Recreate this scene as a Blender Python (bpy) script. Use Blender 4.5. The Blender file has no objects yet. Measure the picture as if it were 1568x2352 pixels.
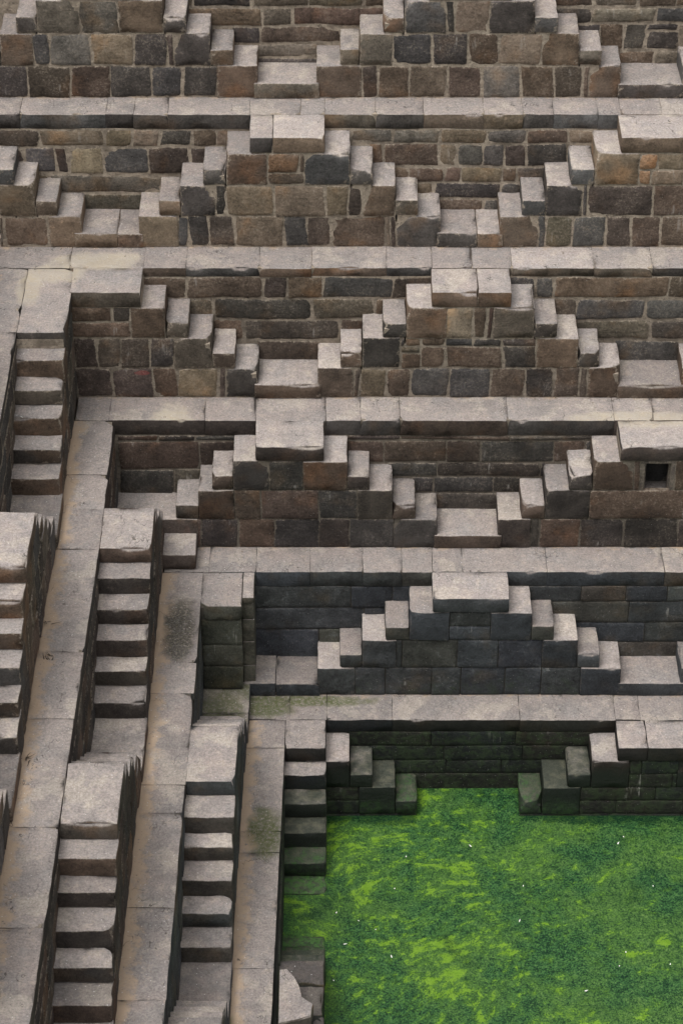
import bpy, math, random
from mathutils import Vector, noise as mn
rnd = random.Random(7)
S = bpy.context.scene
COL = S.collection

# ------------------------------------------------------------------ camera
TH, FPX, CY, CZ = 0.62964, 6197.08, -25.38918, 21.28345     # pitch, focal length (2352 px picture height), camera place
cd = bpy.data.cameras.new('Camera'); cam = bpy.data.objects.new('Camera', cd); COL.objects.link(cam)
cam.location = (0, CY, CZ); cam.rotation_euler = (math.pi/2 - TH, 0, 0)
cd.sensor_fit = 'VERTICAL'; cd.sensor_height = 36; cd.lens = FPX/2352*36
cd.clip_start = .1; cd.clip_end = 500
S.camera = cam
S.cycles.max_bounces = 4; S.cycles.diffuse_bounces = 3; S.cycles.glossy_bounces = 2

# ------------------------------------------------------------------ sky, sun, exposure
SUN_EL, SUN_AZ = math.radians(68), math.radians(-125)         # azimuth from +Y, clockwise
w = bpy.data.worlds.new('World'); S.world = w; w.use_nodes = True
nt = w.node_tree; nt.nodes.clear()
sky = nt.nodes.new('ShaderNodeTexSky'); sky.sky_type = 'NISHITA'; sky.sun_disc = False
sky.sun_elevation = SUN_EL; sky.sun_rotation = SUN_AZ; sky.air_density = 1.0; sky.dust_density = 6.0; sky.ozone_density = 1.0
hs = nt.nodes.new('ShaderNodeHueSaturation'); hs.inputs['Saturation'].default_value = .12   # an overcast, colourless sky
bg = nt.nodes.new('ShaderNodeBackground'); bg.inputs['Strength'].default_value = .15
wo = nt.nodes.new('ShaderNodeOutputWorld')
nt.links.new(sky.outputs[0], hs.inputs['Color']); nt.links.new(hs.outputs[0], bg.inputs[0]); nt.links.new(bg.outputs[0], wo.inputs[0])
sd = bpy.data.lights.new('Sun', 'SUN'); sun = bpy.data.objects.new('Sun', sd); COL.objects.link(sun)
sd.energy = 1.1; sd.angle = math.radians(50); sd.color = (1, .98, .95)
dv = Vector((math.sin(SUN_AZ)*math.cos(SUN_EL), math.cos(SUN_AZ)*math.cos(SUN_EL), math.sin(SUN_EL)))
sun.rotation_euler = dv.to_track_quat('Z', 'Y').to_euler()
S.view_settings.view_transform = 'Standard'; S.view_settings.look = 'None'
S.view_settings.gamma = 1; S.view_settings.exposure = 0.48; S.view_settings.use_curve_mapping = False

# ------------------------------------------------------------------ measures (metres)
R = 1.5/7                                                    # one riser; seven to a tier
def L(n): return 1.5*(5-n)                                   # height of walkway n
YF = {0: 5.22, 1: 4.169, 2: 3.145, 3: 2.085, 4: 1.032, 5: .018, 6: -.958}   # front face of the stairs, back side
YB = {1: 4.72, 2: 3.728, 3: 2.64, 4: 1.58, 5: .532, 6: -.455}               # recessed wall, back side
XF = {0: -6.4, 1: -5.32, 2: -4.275, 3: -3.23, 4: -2.165, 5: -1.145, 6: -.19}
XB = {1: -5.8, 2: -4.80, 3: -3.775, 4: -2.735, 5: -1.675, 6: -.68}
WATER = -1.098
XR, YN = 7.2, -10.0                                          # how far the sides go on beyond the picture
def px(x, Y, Z):                                             # picture column -> X for a point at Y, Z
    return (x-784)*((Y-CY)*math.cos(TH)-(Z-CZ)*math.sin(TH))/FPX
class Back:
    def __init__(s, n): s.n = n; s.nF = -YF[n]; s.nB = -YB[n]; s.z0 = L(n); s.flip = True
    def m(s, u, n, z): return Vector((u, -n, z))
class Left:
    def __init__(s, n): s.n = n; s.nF = XF[n]; s.nB = XB[n]; s.z0 = L(n); s.flip = False
    def m(s, u, n, z):                                       # the old wall bows a little outwards near its front end
        return Vector((n - (.014*max(0, u-1) if s.n <= 5 else 0), -u, z))

# ------------------------------------------------------------------ materials
class NT:
    def __init__(s, name):
        s.mat = bpy.data.materials.new(name); s.mat.use_nodes = True; s.t = s.mat.node_tree; s.t.nodes.clear()
        s.out = s.t.nodes.new('ShaderNodeOutputMaterial'); s.b = s.t.nodes.new('ShaderNodeBsdfPrincipled')
        s.t.links.new(s.b.outputs[0], s.out.inputs[0]); s.geo = s.t.nodes.new('ShaderNodeNewGeometry'); s.oi = s.t.nodes.new('ShaderNodeObjectInfo')
        s.pos = s.geo.outputs['Position']; s.cache = {}
    def put(s, sock, v):
        if isinstance(v, bpy.types.NodeSocket): s.t.links.new(v, sock)
        elif isinstance(v, (tuple, list)) and len(v) == 3 and sock.type == 'RGBA': sock.default_value = (*v, 1)
        else: sock.default_value = v
    def noise(s, scale, det=4, rough=.6, vec=None, sc=None, dist=0.0):
        key = (scale, det, rough, sc, dist) if vec is None else None
        if key in s.cache: return s.cache[key]
        n = s.t.nodes.new('ShaderNodeTexNoise'); v = vec or s.pos
        if key: s.cache[key] = n.outputs[0]
        if sc: v = s.vmath('MULTIPLY', v, sc)
        s.put(n.inputs['Vector'], v); n.inputs['Scale'].default_value = scale; n.inputs['Detail'].default_value = det
        n.inputs['Roughness'].default_value = rough; n.inputs['Distortion'].default_value = dist
        return n.outputs[0]
    def vmath(s, op, a, b):
        n = s.t.nodes.new('ShaderNodeVectorMath'); n.operation = op; s.put(n.inputs[0], a); s.put(n.inputs[1], b); return n.outputs[0]
    def math(s, op, a, b=0.0):
        n = s.t.nodes.new('ShaderNodeMath'); n.operation = op; s.put(n.inputs[0], a); s.put(n.inputs[1], b); return n.outputs[0]
    def ramp(s, v, a, b, lo=0.0, hi=1.0):                    # smooth step from lo at a to hi at b
        n = s.t.nodes.new('ShaderNodeMapRange'); n.interpolation_type = 'SMOOTHSTEP'; s.put(n.inputs[0], v)
        n.inputs[1].default_value = a; n.inputs[2].default_value = b; n.inputs[3].default_value = lo; n.inputs[4].default_value = hi
        return n.outputs[0]
    def mix(s, f, a, b, blend='MIX'):
        n = s.t.nodes.new('ShaderNodeMix'); n.data_type = 'RGBA'; n.blend_type = blend
        s.put(n.inputs[0], f); s.put(n.inputs[6], a); s.put(n.inputs[7], b); return n.outputs[2]
    def attr(s, name):
        n = s.t.nodes.new('ShaderNodeAttribute'); n.attribute_name = name; return n.outputs['Fac']
    def sep(s, v):
        n = s.t.nodes.new('ShaderNodeSeparateXYZ'); s.put(n.inputs[0], v); return n.outputs
    def gray(s, v): 
        n = s.t.nodes.new('ShaderNodeCombineColor'); 
        for i in range(3): s.put(n.inputs[i], v)
        return n.outputs[0]
    def voro(s, scale, feature='F1', vec=None, rnd_=1.0):
        n = s.t.nodes.new('ShaderNodeTexVoronoi'); n.feature = feature; s.put(n.inputs['Vector'], vec or s.pos)
        n.inputs['Scale'].default_value = scale; n.inputs['Randomness'].default_value = rnd_
        return n.outputs
    def bump(s, h, dist, strength=1.0):
        n = s.t.nodes.new('ShaderNodeBump'); n.inputs['Strength'].default_value = strength; n.inputs['Distance'].default_value = dist
        s.put(n.inputs['Height'], h); s.put(s.b.inputs['Normal'], n.outputs[0])
    def ell(s, cx, cy, rx, ry, wob=.35):               # soft-edged ragged patch on the ground at cx, cy
        p = s.sep(s.pos)
        a = s.math('POWER', s.math('ABSOLUTE', s.math('DIVIDE', s.math('SUBTRACT', p[0], cx), rx)), 2.4)
        b = s.math('POWER', s.math('ABSOLUTE', s.math('DIVIDE', s.math('SUBTRACT', p[1], cy), ry)), 2.4)
        d = s.math('ADD', s.math('ADD', a, b), s.math('MULTIPLY', s.math('SUBTRACT', s.noise(5.5, 4, .7), .5), wob*6))
        return s.ramp(d, 1.7, .35)

MORTAR = (.40, .335, .262)
def specks(s, scale, size):
    v = s.voro(scale); c = s.sep(v['Color']); d = s.ramp(v['Distance'], size, size*.6)
    return s.math('MULTIPLY', d, s.ramp(c[0], .70, .72)), s.math('MULTIPLY', d, s.ramp(c[0], .22, .20))

def make_stone():                                            # dark wall stones; colour from the object, alpha = how much mortar is smeared over
    s = NT('wall_stone'); col = s.oi.outputs['Color']; al = s.oi.outputs['Alpha']
    big = s.noise(2.6, 4, .62); mid = s.noise(10, 5, .72); fine = s.noise(36, 4, .8)
    f = s.math('ADD', s.math('ADD', s.ramp(big, .28, .72, .62, 1.3), s.math('MULTIPLY', s.math('SUBTRACT', mid, .5), 1.0)), s.math('MULTIPLY', s.math('SUBTRACT', fine, .5), 2.0))
    f = s.math('MAXIMUM', f, .22)
    c = s.mix(1.0, col, s.gray(f), 'MULTIPLY')
    br = s.noise(1.9, 3, .6)
    c = s.mix(s.ramp(br, .52, .72, 0, .8), c, (1.5, 1.18, .88), 'MULTIPLY')       # brown crust
    c = s.mix(s.ramp(br, .46, .30, 0, .9), c, (.70, .69, .69), 'MULTIPLY')       # soot
    st = s.math('MULTIPLY', s.ramp(s.noise(24, 2, .6, sc=(1, 1, .09)), .58, .72), s.ramp(big, .56, .66))
    c = s.mix(s.math('MULTIPLY', st, .45), c, (.5, .47, .43))                            # lime runs
    mo = s.math('MULTIPLY', s.math('MULTIPLY', s.ramp(fine, .50, .66), s.ramp(big, .44, .62)), s.math('MULTIPLY', al, .75))
    c = s.mix(mo, c, (.27, .225, .175))                                                    # gritty lime left on the faces
    e = s.math('ADD', s.attr('edge'), s.math('MULTIPLY', s.math('SUBTRACT', s.noise(14, 5, .8), .5), 2.3))
    e = s.math('MULTIPLY', s.ramp(e, .80, 1.10), s.math('MINIMUM', al, .9))
    c = s.mix(e, c, s.mix(s.ramp(fine, .35, .6), (.21, .175, .14), MORTAR))
    pz = s.sep(s.pos)[2]
    lowz = s.ramp(s.math('ADD', pz, s.math('MULTIPLY', s.noise(3.5, 4, .7), 1.1)), .95, .35)
    c = s.mix(s.math('MULTIPLY', lowz, s.ramp(mid, .42, .62, .05, .6)), c, (.035, .055, .022))
    ch = s.math('MULTIPLY', s.math('MULTIPLY', s.ramp(pz, 1.6, 1.35), s.ramp(pz, -.1, .1)), s.math('MULTIPLY', s.ramp(s.noise(14, 5, .8), .52, .66), s.ramp(big, .48, .62, 0, .5)))
    c = s.mix(ch, c, (.17, .185, .19))
    c = s.mix(s.math('MULTIPLY', specks(s, 30, .13)[0], .55), c, (.55, .53, .5))
    p3 = s.sep(s.pos)                                            # an old smear of red paint on one stone of the third tier
    rd = s.math('ADD', s.math('POWER', s.math('DIVIDE', s.math('SUBTRACT', p3[0], -2.42), .10), 2), s.math('POWER', s.math('DIVIDE', s.math('SUBTRACT', p3[2], 3.36), .035), 2))
    rd = s.math('MULTIPLY', s.ramp(s.math('ADD', rd, s.math('MULTIPLY', mid, 1.2)), 1.7, 1.2), s.ramp(p3[1], 2.0, 2.05))
    rd = s.math('MULTIPLY', rd, s.ramp(p3[1], 2.3, 2.2))
    c = s.mix(s.math('MULTIPLY', rd, .6), c, (.24, .06, .055))
    s.put(s.b.inputs['Base Color'], c); s.b.inputs['Roughness'].default_value = .85; s.b.inputs['Specular IOR Level'].default_value = .3
    s.bump(s.noise(20, 5, .8), .045, .85)
    return s.mat

def make_block(name, walk=False):                            # steps, platforms, paving: pale trodden tops, darker sides
    s = NT(name); col = s.oi.outputs['Color']; al = s.oi.outputs['Alpha']; rn = s.oi.outputs['Random']
    big = s.noise(2.2, 4, .65); mid = s.noise(9, 5, .72); fine = s.noise(38, 4, .85); pz = s.sep(s.pos)[2]
    wsp, dsp = specks(s, 22, .14); low_ = s.noise(1.3, 3, .7)
    # sides
    f = s.math('ADD', s.math('ADD', s.ramp(big, .3, .7, .65, 1.3), s.math('MULTIPLY', s.math('SUBTRACT', mid, .5), 1.0)), s.math('MULTIPLY', s.math('SUBTRACT', fine, .5), 2.0))
    side = s.mix(1.0, col, s.gray(s.math('MAXIMUM', f, .2)), 'MULTIPLY')
    side = s.mix(s.ramp(low_, .50, .70, 0, .8), side, (1.45, 1.12, .85), 'MULTIPLY')
    side = s.mix(s.math('MULTIPLY', s.ramp(mid, .60, .68), s.ramp(low_, .5, .4, 0, .5)), side, (2.4, 2.3, 2.2), 'MULTIPLY')
    if not walk:
        eg = s.math('ADD', s.attr('edge'), s.math('MULTIPLY', s.math('SUBTRACT', s.noise(14, 5, .8), .5), 2.2))
        eg = s.math('MULTIPLY', s.ramp(eg, .82, 1.1), s.ramp(pz, 1.2, 4.6, .12, .8))
        side = s.mix(eg, side, s.mix(s.ramp(fine, .35, .6), (.17, .14, .112), MORTAR))
    # trodden tops
    top = s.mix(s.ramp(big, .3, .7), (.315, .266, .241), (.276, .248, .234))
    top = s.mix(s.ramp(rn, .2, .8, 0, .5), top, (.305, .266, .243)); top = s.mix(s.ramp(mid, .50, .68, 0, .6), top, (.355, .294, .240))       # dust
    top = s.mix(s.ramp(low_, .48, .68, 0, .65), top, (.215, .196, .185))        # dark wear
    pat = s.noise(1.7, 4, .66)
    top = s.mix(s.ramp(pat, .55, .60, 0, .45), top, (.43, .375, .315))        # patches of newer lime and packed dust
    top = s.mix(s.ramp(pat, .43, .38, 0, .35), top, (.25, .235, .225))
    tf = s.math('ADD', s.math('ADD', 1.0, s.math('MULTIPLY', s.math('SUBTRACT', mid, .5), .8)), s.math('MULTIPLY', s.math('SUBTRACT', fine, .5), 2.0))
    tf = s.math('MULTIPLY', tf, s.math('MULTIPLY', al, s.ramp(rn, 0, 1, .95 if walk else .84, 1.05 if walk else 1.12)))
    top = s.mix(1.0, top, s.gray(tf), 'MULTIPLY')
    if walk:
        sand = s.math('ADD', s.attr('sand'), s.math('MULTIPLY', s.math('SUBTRACT', s.noise(5.5, 4, .7), .5), 1.5))
        top = s.mix(s.ramp(sand, .5, .9, 0, .85), top, s.mix(mid, (.50, .37, .255), (.42, .31, .215)))
        for (cx, cy, rx, ry) in ((-2.95, 2.80, .5, .2), (-3.45, 2.5, .34, .2), (-3.72, 2.15, .14, .32), (3.6, 1.6, .8, .16), (-2.05, 1.4, .25, .5)):
            top = s.mix(s.math('MULTIPLY', s.ell(cx, cy, rx, ry, .45), .6), top, s.mix(s.ramp(mid, .4, .6), (.50, .44, .355), (.47, .40, .295)))
        li = s.math('MULTIPLY', s.ell(-1.90, -.60, .19, .58, .5), s.ramp(s.noise(22, 5, .85), .36, .52, .0, .95))
        top = s.mix(li, top, s.mix(s.ramp(fine, .5, .62), (.06, .055, .045), (.17, .15, .10)))
        crm = s.math('MULTIPLY', s.ramp(s.math('ABSOLUTE', s.math('SUBTRACT', s.noise(1.15, 4, .62, sc=(1.3, .9, 1)), .5)), .0035, .0012), s.ramp(big, .50, .54))
        top = s.mix(s.math('MULTIPLY', crm, .75), top, (.06, .05, .042))
    if walk:
        m = None                                                     # moss on the lowest walkways
        for (cx, cy, rx, ry) in ((-.92, -.20, .34, .2), (-1.45, -.55, .30, .45), (-.6, -.1, 1.0, .10), (-.88, -2.45, .2, .4), (-1.45, -5.4, .3, .12)):
            q = s.ell(cx, cy, rx, ry, .5); m = q if m is None else s.math('MAXIMUM', m, q)
        m = s.math('MULTIPLY', s.math('MULTIPLY', m, s.ramp(pz, .45, .1)), s.ramp(s.noise(22, 5, .85), .34, .56, .05, .9))
        top = s.mix(m, top, s.mix(mid, (.05, .065, .016), (.115, .125, .04)))
    top = s.mix(s.math('MULTIPLY', wsp, .85), top, (.7, .68, .65))      # droppings, flecks of lime
    top = s.mix(s.math('MULTIPLY', dsp, .6), top, (.07, .06, .05))
    nz = s.sep(s.geo.outputs['Normal'])[2]
    up = s.ramp(s.math('ADD', nz, s.math('MULTIPLY', s.math('SUBTRACT', mid, .5), .35)), .50, .80)
    c = s.mix(up, side, top)
    lw = s.ramp(s.math('ADD', pz, s.math('MULTIPLY', s.math('SUBTRACT', s.noise(3.5, 4, .7), .5), .4)), -.24, -.48)   # wet and slimy near the pool
    c = s.mix(s.math('MULTIPLY', lw, .92), c, s.mix(up, (.013, .017, .013), s.mix(s.ramp(mid, .42, .68), (.024, .033, .021), (.075, .078, .050))))
    lw2 = s.ramp(s.math('ADD', pz, s.math('MULTIPLY', s.math('SUBTRACT', mid, .5), .7)), -.76, -1.04)
    c = s.mix(s.math('MULTIPLY', s.math('MULTIPLY', lw2, s.ramp(s.noise(5.5, 4, .7) if walk else s.noise(14, 5, .8), .42, .58, .1, .9)), s.ramp(up, 0, 1, .3, 1)), c, s.mix(mid, (.035, .10, .022), (.085, .19, .045)))
    s.put(s.b.inputs['Base Color'], c); s.put(s.b.inputs['Roughness'], s.ramp(lw, 0, 1, .85, .55)); s.b.inputs['Specular IOR Level'].default_value = .28
    s.bump(s.noise(22, 5, .8), .035, .8)
    return s.mat

def make_mortar():
    s = NT('lime_mortar'); mid = s.noise(14, 5, .72)
    c = s.mix(s.ramp(mid, .35, .62), (.27, .225, .175), MORTAR)
    c = s.mix(s.ramp(s.noise(2.4, 4, .7), .48, .66, 0, .75), c, (.14, .115, .09))
    c = s.mix(s.ramp(s.noise(30, 4, .8), .54, .68, 0, .85), c, (.085, .07, .056))
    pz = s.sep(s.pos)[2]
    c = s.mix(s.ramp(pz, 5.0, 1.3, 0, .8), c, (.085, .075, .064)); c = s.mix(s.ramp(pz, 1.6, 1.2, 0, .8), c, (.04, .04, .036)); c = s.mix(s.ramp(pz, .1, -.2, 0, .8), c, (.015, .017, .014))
    s.put(s.b.inputs['Base Color'], c); s.b.inputs['Roughness'].default_value = .92; s.b.inputs['Specular IOR Level'].default_value = .2
    s.bump(mid, .04, .8)
    return s.mat

def make_water():
    s = NT('algae_water')
    warp = s.t.nodes.new('ShaderNodeTexNoise'); s.put(warp.inputs['Vector'], s.pos); warp.inputs['Scale'].default_value = .55; warp.inputs['Detail'].default_value = 2
    p = s.vmath('ADD', s.pos, s.vmath('MULTIPLY', s.vmath('SUBTRACT', warp.outputs[1], (.5, .5, .5)), (1.1, 1.1, 0)))
    rot = s.t.nodes.new('ShaderNodeVectorRotate'); rot.rotation_type = 'Z_AXIS'; s.put(rot.inputs['Vector'], p); rot.inputs['Angle'].default_value = math.radians(-18)
    p = rot.outputs[0]
    n1 = s.noise(1.0, 3, .6); n2 = s.noise(2.9, 6, .70, vec=p, sc=(.85, 1.35, 1)); n3 = s.noise(15, 5, .9); n4 = s.noise(48, 3, .85)
    pp = s.sep(s.pos)
    base = s.mix(s.ramp(n1, .36, .66), (.005, .022, .010), (.011, .036, .012))
    g = s.math('ADD', s.math('MULTIPLY', n3, .7), s.math('ADD', s.math('MULTIPLY', n4, .85), s.math('MULTIPLY', n1, .12)))
    c = s.mix(s.ramp(g, .745, .90), base, s.mix(s.ramp(n1, .4, .6), (.030, .098, .025), (.050, .116, .022)))
    c = s.mix(s.math('MULTIPLY', s.ramp(g, .90, 1.02), .6), c, (.13, .20, .06))
    side_ = s.ramp(pp[0], .4, 4.2, .03, -.045)                  # the wind has driven the floating mats to the left
    n5 = s.noise(7.5, 5, .72, vec=p, sc=(.85, 1.2, 1))
    lime = s.math('ADD', s.math('ADD', s.math('ADD', s.math('ADD', s.math('MULTIPLY', n2, .48), s.math('MULTIPLY', n5, .56)), side_), s.math('MULTIPLY', n1, .25)), s.math('MULTIPLY', n4, .2))
    lm = s.ramp(lime, .79, .86)
    c = s.mix(s.math('MULTIPLY', s.ramp(lime, .70, .80), .3), c, (.065, .15, .016))
    c = s.mix(s.math('MULTIPLY', lm, .72), c, s.mix(s.ramp(n3, .35, .65), (.115, .235, .010), (.17, .295, .022)))
    dk = s.noise(.9, 3, .6, vec=s.vmath('ADD', s.pos, (7.3, 1.7, 0)))
    dkm = s.ramp(s.math('ADD', dk, s.math('MULTIPLY', s.math('SUBTRACT', n3, .5), .4)), .63, .72)
    rim = s.math('MULTIPLY', s.ramp(s.math('ADD', pp[1], s.math('MULTIPLY', s.math('SUBTRACT', n2, .5), .5)), -1.16, -1.02), s.ramp(s.math('ABSOLUTE', s.math('SUBTRACT', pp[0], 1.55)), .55, .7))
    dkm = s.math('MAXIMUM', dkm, rim)                           # open water in holes and along the steps, where dark reflection is painted in
    c = s.mix(s.math('MULTIPLY', dkm, .8), c, s.mix(s.ramp(g, .8, .95), (.006, .022, .012), (.02, .05, .018)))
    s.put(s.b.inputs['Base Color'], c)
    s.put(s.b.inputs['Roughness'], s.math('MULTIPLY', s.ramp(g, .72, .95, .3, .65), s.ramp(dkm, 0, 1, 1, .3))); s.b.inputs['Specular IOR Level'].default_value = .25
    s.bump(n3, .008, .6)
    return s.mat
def plain(name, col, rough=.8):
    s = NT(name); c = s.mix(s.noise(40, 3), tuple(v*.7 for v in col), col); s.put(s.b.inputs['Base Color'], c); s.b.inputs['Roughness'].default_value = rough
    return s.mat
STONE = make_stone(); BLOCK = make_block('worn_block'); WALK = make_block('walkway_stone', True); MORT = make_mortar(); WATERM = make_water()
TWIG = plain('dry_twig', (.07, .05, .035)); WHITE = plain('white_fleck', (.75, .74, .7))

# ------------------------------------------------------------------ building helpers
def link(name, verts, faces, mat, root, edge=None, attr='edge', smooth=True, color=(.2, .17, .14, 1)):
    """ONE mesh object with its origin at the middle of its own vertices, a child of root"""
    n = len(verts); c = Vector((sum(v.x for v in verts)/n, sum(v.y for v in verts)/n, sum(v.z for v in verts)/n))
    me = bpy.data.meshes.new(name); me.from_pydata([v-c for v in verts], [], faces)
    if smooth: me.polygons.foreach_set('use_smooth', [True]*len(me.polygons))
    if edge is not None:
        a = me.attributes.new(attr, 'FLOAT', 'POINT'); a.data.foreach_set('value', edge)
    me.materials.append(mat); o = bpy.data.objects.new(name, me); COL.objects.link(o)
    if root is not None: o.parent = root; o.location = c - root.location
    else: o.location = c
    o.color = color
    return o
def thing(name, label, cat, loc, group=None, kind=None):
    o = bpy.data.objects.new(name, None); COL.objects.link(o); o.location = loc; o.empty_display_size = .2
    if kind: o['kind'] = kind
    if label: o['label'] = label
    if cat: o['category'] = cat
    if group: o['group'] = group
    return o
def cuts(a, b, step, e):
    n = max(1, int(round((b-a-2*e)/step))); return [a] + [a+e+(b-a-2*e)*i/n for i in range(n+1)] + [b]
def block(name, fr, u0, u1, n0, n1, z0, z1, root, mat=None, e=.014, step=.1, rough=.004, chip=.03, color=(.12, .1, .085, 1), wear=0, sand=None, shape=None):
    """a hewn block: rounded arrises, uneven faces, chipped edges"""
    U_, N_, Z_ = cuts(u0, u1, step, e), cuts(n0, n1, step, e), cuts(z0, z1, step, e)
    nu, nn, nz = len(U_), len(N_), len(Z_); idx = {}; V = []; A = []; F = []; sd_ = rnd.uniform(0, 50)
    def vid(i, j, k):
        key = (i, j, k)
        if key in idx: return idx[key]
        p = [U_[i], N_[j], Z_[k]]; lo = (u0+e, n0+e, z0+e); hi = (u1-e, n1-e, z1-e)
        q = [min(max(p[t], lo[t]), hi[t]) for t in range(3)]; d = [p[t]-q[t] for t in range(3)]; l = math.sqrt(sum(x*x for x in d)) or 1
        ext = sum(1 for x in d if abs(x) > 1e-6)
        if ext > 1: p = [q[t]+d[t]/l*e for t in range(3)]
        s = Vector((p[0]+sd_, p[1], p[2]))
        nv = mn.noise_vector(s*4.5)*rough*1.6 + mn.noise_vector(s*17)*rough*.8
        if ext > 1:
            c = mn.noise(s*5.5)+.5*mn.noise(s*13)
            if c > .22: 
                for t in range(3): p[t] -= d[t]/l*(c-.22)*chip*1.6
        if wear and p[2] > z1-.05:
            p[2] -= wear*math.exp(-((p[1]-(n0+n1)/2)/(.3*(n1-n0)))**2)*(.5+.5*mn.noise(s*3))
        if shape: p = shape(p)
        V.append(fr.m(p[0]+nv.x, p[1]+nv.y, p[2]+nv.z))
        if sand: A.append(sand(p[1]))
        else:
            ds = sorted((min(U_[i]-u0, u1-U_[i]), min(N_[j]-n0, n1-N_[j]), min(Z_[k]-z0, z1-Z_[k]))); A.append(max(0.0, 1-ds[1]/.09))
        idx[key] = len(V)-1
        return idx[key]
    def quad(a, b, c, d): F.append((a, b, c, d) if not fr.flip else (d, c, b, a))
    for i in range(nu-1):
        for j in range(nn-1):
            quad(vid(i, j, nz-1), vid(i+1, j, nz-1), vid(i+1, j+1, nz-1), vid(i, j+1, nz-1))
            quad(vid(i, j+1, 0), vid(i+1, j+1, 0), vid(i+1, j, 0), vid(i, j, 0))
    for i in range(nu-1):
        for k in range(nz-1):
            quad(vid(i, 0, k), vid(i+1, 0, k), vid(i+1, 0, k+1), vid(i, 0, k+1))
            quad(vid(i, nn-1, k+1), vid(i+1, nn-1, k+1), vid(i+1, nn-1, k), vid(i, nn-1, k))
    for j in range(nn-1):
        for k in range(nz-1):
            quad(vid(0, j, k+1), vid(0, j+1, k+1), vid(0, j+1, k), vid(0, j, k))
            quad(vid(nu-1, j, k), vid(nu-1, j+1, k), vid(nu-1, j+1, k+1), vid(nu-1, j, k+1))
    return link(name, V, F, mat or BLOCK, root, A, 'sand' if sand else 'edge', True, color)

def broken(u0, u1, n1, z1, prob, size=(.05, .11)):
    """a corner or a bit of the front arris knocked off"""
    if rnd.random() > prob: return None
    cuts_ = []
    for _ in range(rnd.choice((1, 1, 2))):
        su = rnd.choice((-1, 1)); d = rnd.uniform(*size); nv = Vector((su*rnd.uniform(.5, 1.1), rnd.uniform(.6, 1.1), rnd.uniform(.35, 1.1))).normalized()
        cuts_.append((Vector((u1 if su > 0 else u0, n1, z1)), nv, d))
    uc, dep, wd = rnd.uniform(u0, u1), rnd.uniform(.0, .035), rnd.uniform(.05, .1)
    def f(p):
        q = Vector(p)
        if q.z > z1-.07 and q.y > n1-.05:
            g_ = dep*math.exp(-((q.x-uc)/wd)**2); q.y -= g_; q.z -= g_*.6
        for c, nv, d in cuts_:
            x = (q-c).dot(nv)+d
            if x > 0: q -= nv*x*(1+.25*mn.noise(q*14))
        return [q.x, q.y, q.z]
    return f
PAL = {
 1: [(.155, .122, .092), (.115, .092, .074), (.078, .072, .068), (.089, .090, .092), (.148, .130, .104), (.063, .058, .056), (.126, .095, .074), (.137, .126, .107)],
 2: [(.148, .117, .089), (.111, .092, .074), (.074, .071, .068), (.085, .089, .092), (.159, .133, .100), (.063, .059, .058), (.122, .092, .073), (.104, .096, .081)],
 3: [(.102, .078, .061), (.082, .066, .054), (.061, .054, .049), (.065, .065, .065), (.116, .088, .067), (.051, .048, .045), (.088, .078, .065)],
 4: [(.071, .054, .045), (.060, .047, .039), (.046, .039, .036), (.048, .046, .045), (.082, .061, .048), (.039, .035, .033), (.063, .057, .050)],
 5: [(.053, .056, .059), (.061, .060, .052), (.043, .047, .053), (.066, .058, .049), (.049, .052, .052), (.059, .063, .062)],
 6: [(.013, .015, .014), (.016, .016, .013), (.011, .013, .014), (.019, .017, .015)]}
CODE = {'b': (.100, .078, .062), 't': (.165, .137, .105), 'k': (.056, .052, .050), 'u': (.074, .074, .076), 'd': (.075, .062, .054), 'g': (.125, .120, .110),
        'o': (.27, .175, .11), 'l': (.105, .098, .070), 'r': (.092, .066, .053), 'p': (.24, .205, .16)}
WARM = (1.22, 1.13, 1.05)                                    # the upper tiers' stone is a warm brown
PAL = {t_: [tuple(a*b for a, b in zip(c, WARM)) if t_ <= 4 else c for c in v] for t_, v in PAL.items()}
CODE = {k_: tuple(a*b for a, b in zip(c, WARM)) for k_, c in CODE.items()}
STY = {1: ('rough', .95), 2: ('rough', 1.0), 3: ('rough', .85), 4: ('mid', .55), 5: ('tight', .12), 6: ('tight', .05)}
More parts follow.
